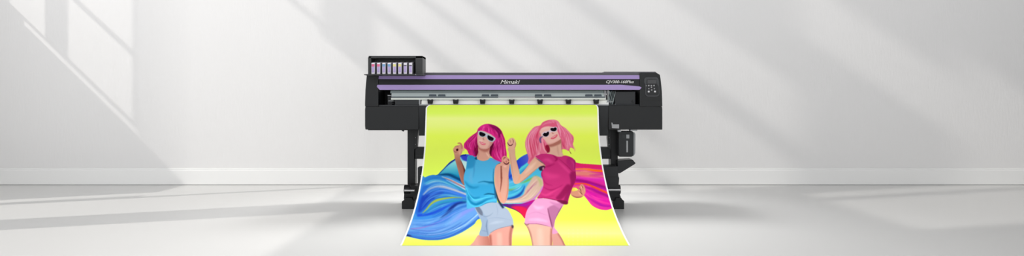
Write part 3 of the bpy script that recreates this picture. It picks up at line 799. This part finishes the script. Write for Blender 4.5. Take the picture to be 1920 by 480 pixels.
# blue top
top1 = [(877, 293), (885, 291.5), (892, 296), (898, 300), (906, 302), (914, 300), (920, 295.5), (928, 299.5), (939, 304.5), (938, 308), (932, 311.5), (928.5, 317), (927.5, 326), (926.5, 338), (928.5, 352), (931, 366), (931.5, 379.2),
        (922, 379.6), (912, 381.5), (904, 385.5), (897, 388), (888, 389), (876, 391), (875, 378), (873.2, 360), (871, 347), (869.3, 338), (870, 328), (874, 314), (875.5, 303)]
shape(top1, (88, 182, 224))
poly([(878, 292), (886, 292), (892, 297), (889, 312), (880, 316), (874, 314)], (52, 150, 198), 1.4, .85)
stroke([(888, 303), (889, 318), (887, 334)], 2, (74, 150, 200), .9, .8)
stroke([(884, 320), (882, 334), (886, 344)], 6, (112, 180, 220), 2, .6)
poly([(872, 340), (884, 346), (900, 345), (915, 346), (927, 344), (928, 366), (905, 372), (885, 366)], (52, 166, 214), 2, .7)
stroke([(870, 338), (878, 348), (888, 352), (898, 350)], 3.4, (26, 128, 176), 1.3, .8)
stroke([(896, 342.5), (906, 340.3), (916, 341.5), (926, 343)], 2.2, (16, 108, 150), .6, .9, .5, 3)
stroke([(915, 344), (924, 342), (928, 348)], 4, (20, 112, 156), 1.2, .7)
stroke([(874, 356), (880, 366), (888, 371.5), (900, 370)], 5, (10, 128, 176), 1.4, .85)
stroke([(874.5, 352), (878, 362), (883.5, 370), (890, 375), (900, 373.6), (911, 370.4), (922, 368.5)], 2.4, (98, 216, 248), .7, .95, 1, 1.5)
stroke([(877, 368), (882, 378), (892, 383.5), (902, 380), (913, 374), (926, 371)], 6, (4, 128, 176), 1.3, .9, 2, 1)
stroke([(877, 376), (882, 384), (892, 387), (904, 383.5), (916, 377), (930, 374.5)], 2.6, (86, 202, 240), .8, .95, 2, 3)
stroke([(907, 365.4), (915, 363.4), (928, 364.6)], 2, (8, 84, 120), .5, .9, .5, 2)
stroke([(908, 367.6), (918, 366.2), (928, 367.5)], 1.6, (98, 212, 244), .6, .8)
stroke([(926, 316), (925, 332), (927, 350), (929, 372)], 2.2, (24, 104, 148), .8, .8, .6, 2.6)
stroke([(921, 298), (930, 302), (937, 304)], 4, (130, 150, 214), 1.4, .7)
stroke([(900, 386.8), (912, 381), (931, 378.8)], 1, (14, 90, 120), .5, .8)
clip_to(None)
poly([(890, 297), (893.5, 294), (894.5, 299.5), (892, 299)], (14, 60, 90), .5, .8)
stroke([(938.5, 306), (932, 309.5), (928.5, 315)], 1.5, (16, 40, 70), .4, .95, 1.6, .8)
stroke([(929, 350), (931.5, 366), (937, 380), (944, 390)], 4, (20, 34, 74), .9, .95, .8, 3.4)
# image-right arm
armB = [(938, 306), (931.5, 309), (928, 316), (927, 330), (928, 348), (931.5, 362), (936, 375), (941, 380.8), (945.5, 381.5), (950.5, 374), (953, 362), (954, 344), (953.5, 327), (955.5, 312), (955, 303), (948, 300), (941, 303)]
shape(armB, (226, 172, 152))
stroke([(939.5, 311), (940, 326), (940, 342), (937.5, 360)], 2.8, (134, 66, 54), .8, .9, 2, .6)
stroke([(934, 318), (933, 340), (936, 362)], 4, (222, 166, 148), 1.4, .8)
stroke([(947, 316), (948, 340), (945, 366)], 5, (228, 178, 158), 1.6, .7)
stroke([(953, 330), (952.5, 356), (948, 376)], 2.2, (196, 128, 104), .8, .8)
stroke([(937, 356), (938, 368), (943, 379)], 2, (238, 160, 120), 1, .7)
stroke([(944, 311), (950, 312)], 5, (246, 204, 190), 1.4, .8)
clip_to(None)
poly([(941, 304), (940.3, 298), (942.5, 294), (946.5, 292), (951, 294.6), (954.8, 298), (955.8, 303), (953.5, 308), (948, 310), (943.5, 308.5)], (228, 164, 146), .4)
stroke([(944, 299), (945.5, 296), (948.5, 295)], 1.4, (112, 46, 46), .4, .9)
stroke([(944, 303.5), (947, 307), (951.5, 307.5), (954.5, 304)], 1.8, (74, 18, 34), .4, .9, .8, 1.6)
stroke([(948.5, 301), (950, 305)], 1, (140, 70, 64), .3, .8); stroke([(952, 298.5), (954.6, 301.5)], 1.4, (100, 40, 44), .4, .85)
stroke([(945, 301), (949, 299)], 1.6, (246, 200, 184), .5, .8)

# ================= figure 2 (pink top)
legs = [(985, 419), (1006, 420), (1035, 424), (1036, 445), (1035, 460), (1035, 476), (1000, 476), (998, 460), (995, 445), (990, 430)]
shape(legs, (238, 190, 170))
stroke([(988, 424), (994, 440), (998, 464)], 4, (176, 112, 96), 1.2, .8, 3, 4)
stroke([(1034, 428), (1034, 446), (1034, 464)], 5, (186, 112, 100), 1.4, .85, 3, 5)
stroke([(1012, 428), (1014, 464)], 12, (248, 208, 190), 3, .8, 8, 10)
clip_to(None)
shape([(1035, 437), (1045, 435), (1053, 446), (1059, 458), (1068, 476), (1036, 476), (1036, 456)], (226, 166, 154), .4)
stroke([(1046, 438), (1054, 450), (1060, 464)], 3, (180, 110, 100), 1, .8, 2, 3); clip_to(None)
sh2 = [(1008, 371), (1022, 372), (1036, 374), (1050, 378), (1058, 381), (1053, 390), (1046, 402), (1041, 413), (1039.5, 425), (1042, 430), (1046, 436), (1036, 438.5), (1034.5, 427), (1020, 423), (1006, 420.3), (985, 420), (984, 414), (985.5, 402), (990, 391), (998, 381)]
shape(sh2, (232, 166, 204))
poly([(1027, 392), (1036, 385), (1053, 382), (1052, 394), (1042, 412), (1038, 425), (1034, 424), (1031, 410)], (186, 118, 158), 1, .9)
poly([(1030, 378), (1045, 381), (1057, 383), (1054, 392), (1044, 388)], (212, 140, 184), 1, .85)
stroke([(1027, 390), (1030, 404), (1034, 420), (1036, 430)], 2, (128, 60, 96), .7, .9)
stroke([(1054, 386), (1048, 398), (1042, 410)], 2, (130, 66, 104), .7, .85)
stroke([(988, 403), (998, 399), (1008, 398), (1020, 402), (1028, 404)], 1.2, (208, 140, 186), .6, .85)
stroke([(1000, 385), (1008, 390), (1020, 388)], 6, (248, 204, 232), 2, .7)
stroke([(990, 412), (1010, 412), (1028, 416)], 6, (250, 200, 230), 1.8, .7)
stroke([(984, 420), (1006, 420), (1022, 423), (1034, 427)], 1.6, (150, 84, 104), .5, .85)
clip_to(None)
stroke([(983, 418), (987, 422), (992, 420)], 1.6, (90, 50, 60), .5, .9)
# far hand
handR = [(1069, 353), (1070, 364), (1076, 370), (1084, 371.5), (1091, 370), (1096, 364.5), (1098, 358), (1096.5, 351), (1093, 346), (1089.5, 345.5), (1086.5, 350), (1083.5, 356), (1078, 357.5), (1074, 356)]
shape(handR, (214, 152, 126))
stroke([(1072, 366), (1082, 370), (1092, 368)], 2, (140, 84, 66), .7, .85)
for a, b in (((1086, 352), (1090, 360)), ((1090.5, 348), (1094, 357)), ((1087, 359), (1092, 365))):
    stroke([a, ((a[0] + b[0]) / 2 + .5, (a[1] + b[1]) / 2), b], 1.3, (96, 44, 44), .35, .9)
stroke([(1089, 348), (1092, 355)], 1.5, (246, 196, 172), .4, .9); stroke([(1093, 352), (1096, 359)], 1.3, (240, 186, 160), .4, .9)
stroke([(1084, 360), (1089, 366)], 1.6, (240, 184, 160), .5, .8)
clip_to(None)
poly([(1071, 352.5), (1076, 352), (1079.5, 355), (1077, 358.5), (1071, 358)], (236, 214, 90), .6, .9)
# hair 2
hair2 = [(1013, 235), (1018, 229), (1027, 225.5), (1037, 224.3), (1046, 227), (1052, 235), (1060, 240), (1068, 248), (1075, 256), (1075.7, 264), (1074, 271), (1076, 279), (1070, 276.5), (1066.5, 283), (1062, 281), (1057, 279.5), (1052, 281),
         (1040, 287), (1030, 292), (1018, 293), (1008, 299), (999, 306), (989.5, 307), (991, 297), (988, 286), (985, 275), (985, 265), (989, 254), (995, 245), (1003, 237.5)]
shape(hair2, (236, 128, 158))
for pts, w, c in (([(1006, 240), (994, 252), (990, 266), (994, 282)], 8, (246, 164, 192)), ([(1012, 244), (1004, 258), (1001, 274), (1004, 290)], 7, (226, 84, 120)),
                  ([(1000, 250), (994, 266), (996, 284), (1000, 298)], 4, (232, 92, 126)), ([(987, 264), (988, 276), (994, 290)], 2.5, (250, 186, 208)),
                  ([(1009, 252), (1007, 270), (1012, 286)], 3, (214, 70, 106)), ([(1012, 268), (1012, 280), (1008, 294)], 4, (246, 170, 184)),
                  ([(1022, 228), (1030, 229), (1040, 236)], 6, (220, 90, 126)), ([(1030, 225.5), (1042, 229), (1049, 238), (1054, 250)], 5, (250, 186, 206)),
                  ([(1048, 236), (1056, 248), (1058, 262), (1056, 276)], 5, (226, 96, 134)), ([(1054, 240), (1066, 252), (1068, 268)], 4, (240, 138, 168)),
                  ([(1062, 246), (1072, 258), (1072, 270)], 3, (214, 84, 122)), ([(1060, 256), (1064, 268), (1064, 280)], 2.4, (250, 180, 204)),
                  ([(1052, 262), (1055, 270), (1060, 279)], 4, (212, 76, 112)), ([(1066, 262), (1068, 270), (1072, 276)], 2.4, (248, 172, 200)),
                  ([(1000, 302), (1006, 294), (1012, 288)], 4, (248, 190, 200)), ([(992, 303), (998, 296), (1004, 286)], 3, (214, 96, 124))):
    stroke(pts, w, c, 1, .85)
clip_to(None)
stroke([(1066, 280), (1070, 287), (1071, 289)], 1.2, (120, 60, 60), .4, .8)
stroke([(1074, 270), (1077, 279), (1078, 284)], 1.4, (236, 150, 176), .5, .8)
clip_to(hair2)
H2 = [(250, 186, 206), (214, 72, 110), (246, 160, 184), (222, 92, 128), (206, 60, 98), (252, 200, 214)]
fan([(1008, 238), (992, 250), (986, 268), (990, 290), (992, 304)], [(1013, 240), (1008, 256), (1012, 276), (1014, 290)], 40, H2, 1.4, .55, .4)
fan([(1046, 232), (1051, 248), (1052, 264), (1056, 278)], [(1056, 238), (1070, 250), (1075, 264), (1073, 276)], 40, H2, 1.3, .55, .4)
clip_to(None)
# neck 2
neck2 = [(1028, 268), (1040, 266), (1051, 260), (1052.5, 272), (1053.5, 284), (1056, 292), (1046, 295), (1034, 292), (1026, 289), (1029, 280)]
shape(neck2, (230, 186, 166))
poly([(1028, 266), (1050, 260), (1052, 268), (1040, 274), (1030, 275)], (176, 110, 98), 1, .85)
stroke([(1045, 272), (1046, 282), (1048, 292)], 3, (214, 164, 146), 1, .8)
clip_to(None)
poly([(1023, 273), (1028, 272), (1031, 279), (1030, 285), (1026, 286), (1022, 280)], (142, 18, 52), .7, .9)
stroke([(1052, 266), (1053, 276), (1054, 286)], 1.6, (180, 120, 110), .6, .8)
# face 2
face2 = [(1010.5, 247), (1013, 241), (1019, 237.5), (1028, 236), (1037, 237), (1043, 240), (1046.5, 247), (1050, 256), (1050.5, 261), (1045, 265), (1037, 269), (1029.5, 271), (1025, 268.5), (1021, 262), (1016, 258), (1011.5, 254)]
shape(face2, (240, 194, 182))
stroke([(1022, 264), (1029, 270), (1040, 267.5), (1050, 261)], 2.6, (222, 158, 146), .9, .85)
stroke([(1034.5, 246), (1036, 250), (1039, 249.5)], 1.6, (184, 110, 108), .5, .85)
stroke([(1012, 244), (1022, 240), (1032, 238)], 3, (250, 216, 208), 1.2, .7)
clip_to(None)
poly([(1032.5, 259.5), (1036, 256.4), (1041, 253.5), (1044.6, 251.8), (1045.2, 254.4), (1042.5, 258), (1037.5, 260.8), (1034, 261)], (228, 104, 122), .4)
stroke([(1034.5, 258.6), (1039, 256.4), (1043.5, 253.6)], 1.2, (252, 228, 226), .3, .9)
# bangs over her brow
poly([(1013, 236), (1020, 229), (1034, 226), (1045, 231), (1050, 242), (1052, 254), (1050, 258), (1046.5, 248), (1042, 240.5), (1032, 237), (1022, 237.5), (1015, 241), (1011, 247), (1010, 241)], (228, 104, 138), .6, .95)
stroke([(1036, 227), (1045, 233), (1050, 246), (1051, 256)], 3.4, (248, 176, 200), .8, .9)
stroke([(1016, 236), (1024, 231), (1034, 231)], 2.4, (240, 150, 176), .8, .85)
stroke([(1011, 246), (1012.5, 252), (1014, 257)], 2, (216, 86, 116), .7, .85)
# sunglasses 2
poly([(1016, 251), (1021, 246.8), (1027, 245.8), (1031, 243), (1032, 239.8), (1037, 238.2), (1043.5, 237.8), (1045.4, 242), (1042.5, 246.8), (1036, 247.4), (1031, 249), (1028.5, 255.4), (1023.5, 257.2), (1018.5, 255.8)], (226, 206, 218), .4)
poly([(1017.8, 252.4), (1020.4, 249.2), (1024, 249.4), (1026.6, 247.2), (1029.2, 247.4), (1029.2, 251), (1027, 254.6), (1023.4, 256), (1019.6, 254.8)], (16, 12, 20), .35)
poly([(1032, 241.4), (1035, 239.8), (1037.6, 240.4), (1041, 238.8), (1043.6, 240.4), (1043.2, 243.8), (1040, 246), (1035.4, 245.8), (1032.6, 243.8)], (16, 12, 20), .35)
stroke([(1018, 256), (1014, 258), (1012.5, 263), (1014.5, 268)], 3, (84, 82, 132), .6, .9, 1.5, 2)
stroke([(1016.5, 259), (1018, 270), (1020, 279), (1025, 286)], 3, (248, 176, 188), .6, .95, 1.5, 2)
stroke([(1019.5, 266), (1022, 275), (1026, 283)], 2, (206, 60, 92), .6, .9)
clip_to(hair2)
fan([(1018, 230), (1026, 228), (1034, 230)], [(1036, 225), (1048, 232), (1052, 250)], 18, H2, 1.2, .5, .4)
clip_to(None)
# pink top
top2 = [(1004, 293.5), (1010, 290.5), (1017, 288.3), (1027, 288.6), (1036, 290), (1045, 293.5), (1053, 293.5), (1058, 291.5), (1066, 293), (1074, 297), (1079, 303), (1078.5, 312), (1079.3, 322), (1080, 332), (1078.5, 341), (1074, 350), (1070, 362),
        (1066.5, 372), (1064, 381.8), (1057, 382), (1049, 377.5), (1034, 374), (1020, 371.5), (1007.5, 371.5), (1013, 362), (1018.5, 350), (1018, 338), (1014.5, 328), (1016.5, 320), (1021, 312), (1018, 305), (1010.5, 299)]
shape(top2, (206, 58, 130))
poly([(1066, 293), (1075, 297), (1080, 304), (1078, 320), (1071, 318), (1062, 306)], (184, 44, 120), 1.6, .85)
poly([(1068, 325), (1080, 322), (1081, 336), (1074, 352), (1068, 368), (1062, 383), (1056, 380), (1062, 362), (1070, 344)], (150, 22, 92), 1.4, .85)
poly([(1063, 346), (1070, 350), (1062, 364), (1052, 374), (1042, 372), (1050, 362)], (150, 20, 88), 1.3, .85)
stroke([(1036, 290), (1044, 298), (1040, 302)], 4, (168, 28, 96), 1, .85)
stroke([(1046, 296), (1060, 308), (1074, 322), (1079, 330)], 2, (176, 36, 104), .8, .85)
stroke([(1018, 300), (1028, 300), (1036, 306)], 7, (228, 82, 152), 2, .8)
stroke([(1045, 302), (1058, 314), (1070, 326)], 5, (228, 78, 152), 1.6, .8)
stroke([(1022, 313), (1030, 311), (1040, 307)], 3, (170, 28, 100), 1.2, .8)
stroke([(1018, 322), (1030, 330), (1050, 330)], 12, (226, 74, 146), 3, .8)
stroke([(1017, 334), (1024, 344), (1036, 348)], 2.2, (176, 34, 104), .9, .75)
stroke([(1018, 350), (1030, 356), (1042, 354), (1056, 346)], 2.4, (168, 26, 98), 1.1, .75)
stroke([(1014, 362), (1024, 366), (1036, 360), (1050, 352)], 4, (232, 78, 148), 1.4, .8)
stroke([(1012, 368), (1026, 370), (1040, 366)], 2.5, (190, 40, 112), 1, .75)
stroke([(1070, 300), (1076, 308), (1077, 320)], 3, (214, 70, 150), 1.2, .7)
stroke([(1077, 300), (1078.5, 308), (1077, 318)], 2, (130, 16, 84), .7, .85)
stroke([(1008, 371), (1030, 373), (1050, 378), (1063, 382)], 1.8, (112, 16, 66), .6, .85)
stroke([(1020, 311), (1015, 322), (1017, 332)], 2.4, (150, 22, 86), .9, .8)
clip_to(None)
poly([(1044, 376), (1052, 375), (1064, 378), (1064, 383), (1056, 383), (1048, 379)], (112, 12, 62), .8, .8)
# near arm
armC = [(1004, 295), (1010.5, 300), (1018, 305), (1022.5, 310), (1020, 313.5), (1014, 311.5), (1008, 315.5), (1000, 322.5), (988, 333), (977, 341.5), (969, 345), (964, 343.5), (961, 334), (958, 318), (955.5, 298), (954, 286), (952.5, 278), (965, 277),
        (966, 290), (969, 304), (973.5, 320), (975.5, 327), (984, 318), (992, 308), (998, 300)]
shape(armC, (228, 182, 158), .35)
stroke([(966, 284), (969, 302), (973, 322)], 2.4, (206, 146, 118), .8, .8)
stroke([(956, 288), (959, 310), (963, 334)], 2, (212, 156, 132), .8, .75)
stroke([(1016, 312), (1004, 320), (990, 332), (976, 343)], 3, (176, 116, 96), .9, .85, 2, 2)
stroke([(975, 326), (974, 334), (970, 342)], 2.5, (238, 168, 124), 1, .7)
stroke([(1006, 303), (996, 313), (984, 325)], 6, (246, 212, 190), 1.8, .75)
clip_to(None)
stroke([(1004, 295.5), (1011, 301), (1019, 306.5), (1022.5, 311)], 1.4, (90, 20, 60), .5, .85)
poly([(1010, 315), (1014, 312), (1020, 310.5), (1022, 314), (1018, 319), (1013, 320)], (60, 10, 36), .6, .85)
poly([(1017, 314), (1020.5, 314), (1019.5, 318.5), (1017, 318)], (222, 160, 180), .5, .8)
fist = [(951, 267), (953.5, 262), (958, 258.8), (962.5, 258.8), (966, 263), (967.6, 270), (965.5, 277.5), (959, 281), (953.5, 277), (951.5, 272)]
shape(fist, (236, 184, 162), .35)
stroke([(951.5, 267), (954, 271.5), (958, 272.8), (961.5, 270)], 1.8, (92, 34, 44), .4, .9, .8, 1.4)
stroke([(961, 260), (962.5, 265), (962, 269)], 1.3, (120, 58, 56), .4, .85)
stroke([(956, 262), (957.5, 268)], 1, (176, 104, 92), .4, .8)
stroke([(966.5, 266), (967, 272), (965, 278)], 1.6, (190, 122, 98), .5, .8)
clip_to(None)
#ENDART

# ------------------------------------------------------------------ banner sheet
ky = np.array([196.8, 220, 240, 260, 275, 296, 317, 338, 358, 377, 396, 413, 430, 446, 460.6])
kY = np.array([0.0, -.025, -.045, -.078, -.115, -.195, -.29, -.41, -.54, -.69, -.85, -1.01, -1.18, -1.34, -1.505])
NR, NC = 528, 740
def cub(xq, xs, ys):
    out = np.interp(xq, xs, ys)
    k = 41; g = np.ones(k) / k
    pad = np.concatenate([2 * out[0] - out[1:k // 2 + 1][::-1], out, 2 * out[-1] - out[-k // 2:-1][::-1]])
    return np.convolve(pad, g, 'valid')[:len(xq)]
yr = np.linspace(196.8, 460.6, NR)
Yr = cub(yr, ky, kY) - .012
dep = D0 + Yr
Zr = CAMZ - (yr - HY) / F * dep
Zr = np.maximum(Zr, .0012)
tdr = (yr - 196.8) / (460.6 - 196.8)
XLr = -.8065 + .022 * np.clip((tdr - .2) / .8, 0, 1); XRr = XLr + 1.615
ins = np.where(yr < 204, .045 * (1 - np.sqrt(np.clip(1 - ((204 - yr) / 7.3) ** 2, 0, 1))), 0)
XLr = XLr + ins; XRr = XRr - ins * .5
u = np.linspace(0, 1, NC)
VX = XLr[:, None] + (XRr - XLr)[:, None] * u[None]
VY = np.repeat(Yr[:, None], NC, 1); VZ = np.repeat(Zr[:, None], NC, 1)
PXs = CX + VX * F / (D0 + VY); PYs = np.repeat(yr[:, None], NC, 1)
# look the artwork up at every vertex
fx = np.clip((PXs - AX0) * SS - .5, 0, CWD - 1.001); fy = np.clip((PYs - AY0) * SS - .5, 0, CHT - 1.001)
ix, iy = fx.astype(int), fy.astype(int); tx, ty = (fx - ix)[..., None], (fy - iy)[..., None]
colr = (cv[iy, ix] * (1 - tx) * (1 - ty) + cv[iy, ix + 1] * tx * (1 - ty) + cv[iy + 1, ix] * (1 - tx) * ty + cv[iy + 1, ix + 1] * tx * ty)
# white margin down both sides and round the top corners
edge = np.minimum(VX - XLr[:, None], XRr[:, None] - VX)
mar = np.clip((.0125 - edge) / .004 + .5, 0, 1)[..., None]
colr = colr * (1 - mar) + 252 * mar
rgb = lin(np.clip(colr, 0, 255)) ** 1.13 * .97
verts = np.stack([VX, VY, VZ], -1).reshape(-1, 3)
idx = np.arange(NR * NC).reshape(NR, NC)
faces = np.stack([idx[:-1, :-1], idx[1:, :-1], idx[1:, 1:], idx[:-1, 1:]], -1).reshape(-1, 4)
me = bpy.data.meshes.new('printed_banner')
me.vertices.add(len(verts)); me.vertices.foreach_set('co', verts.ravel().astype(np.float32))
me.loops.add(faces.size); me.loops.foreach_set('vertex_index', faces.ravel().astype(np.int32))
me.polygons.add(len(faces)); me.polygons.foreach_set('loop_start', np.arange(0, faces.size, 4, dtype=np.int32))
me.polygons.foreach_set('loop_total', np.full(len(faces), 4, dtype=np.int32))
me.polygons.foreach_set('use_smooth', np.ones(len(faces), bool))
me.update(); me.validate()
ca = me.color_attributes.new('print', 'FLOAT_COLOR', 'POINT')
ca.data.foreach_set('color', np.concatenate([rgb.reshape(-1, 3), np.ones((NR * NC, 1))], 1).ravel().astype(np.float32))
bmt = bpy.data.materials.new('printed_vinyl'); bmt.use_nodes = True
nt = bmt.node_tree; b = nt.nodes['Principled BSDF']; b.inputs['Roughness'].default_value = .8; b.inputs['Specular IOR Level'].default_value = .04
at = nt.nodes.new('ShaderNodeAttribute'); at.attribute_name = 'print'
geo = nt.nodes.new('ShaderNodeNewGeometry'); mx = nt.nodes.new('ShaderNodeMix'); mx.data_type = 'RGBA'
mx.inputs['B'].default_value = (.85, .85, .85, 1)
nt.links.new(geo.outputs['Backfacing'], mx.inputs['Factor']); nt.links.new(at.outputs['Color'], mx.inputs['A'])
nt.links.new(mx.outputs['Result'], b.inputs['Base Color'])
link('printed_banner', me, bmt, label='yellow printed banner of two women in pink wigs, hanging from the printer onto the floor',
     category='banner')

# ------------------------------------------------------------------ LIGHT
ld = bpy.data.lights.new('outside_sun', 'POINT'); ld.energy = 16500; ld.shadow_soft_size = .19; ld.color = (1, .965, .92)
lo = bpy.data.objects.new('outside_sun', ld); lo.location = LP; COL.objects.link(lo)
ad = bpy.data.lights.new('added_shadow_spot', 'SPOT'); ad.energy = 440; ad.spot_size = math.radians(104); ad.spot_blend = 1; ad.shadow_soft_size = .45  # unseen spot added to deepen the soft shadow under the printer
ao = bpy.data.objects.new('added_shadow_spot', ad); ao.location = (0, .85, 3.05); COL.objects.link(ao)
ao.rotation_euler = (Vector((0, -.35, 0)) - ao.location).to_track_quat('-Z', 'Y').to_euler()
w = bpy.data.worlds.new('sky'); scene.world = w; w.use_nodes = True
nt = w.node_tree; bg = nt.nodes['Background']
tcn = nt.nodes.new('ShaderNodeTexCoord'); sx = nt.nodes.new('ShaderNodeSeparateXYZ'); rp = nt.nodes.new('ShaderNodeMapRange')
rp.inputs['From Min'].default_value = 0; rp.inputs['From Max'].default_value = 1
rp.inputs['To Min'].default_value = 2.05; rp.inputs['To Max'].default_value = .06
nt.links.new(tcn.outputs['Generated'], sx.inputs[0]); nt.links.new(sx.outputs['Z'], rp.inputs['Value'])
nt.links.new(rp.outputs['Result'], bg.inputs['Strength'])
bg.inputs['Color'].default_value = (.972, .978, 1, 1)

scene.view_settings.view_transform = 'Standard'; scene.view_settings.look = 'None'
scene.view_settings.gamma = 1; scene.view_settings.exposure = 0.06
scene.view_settings.use_curve_mapping = False
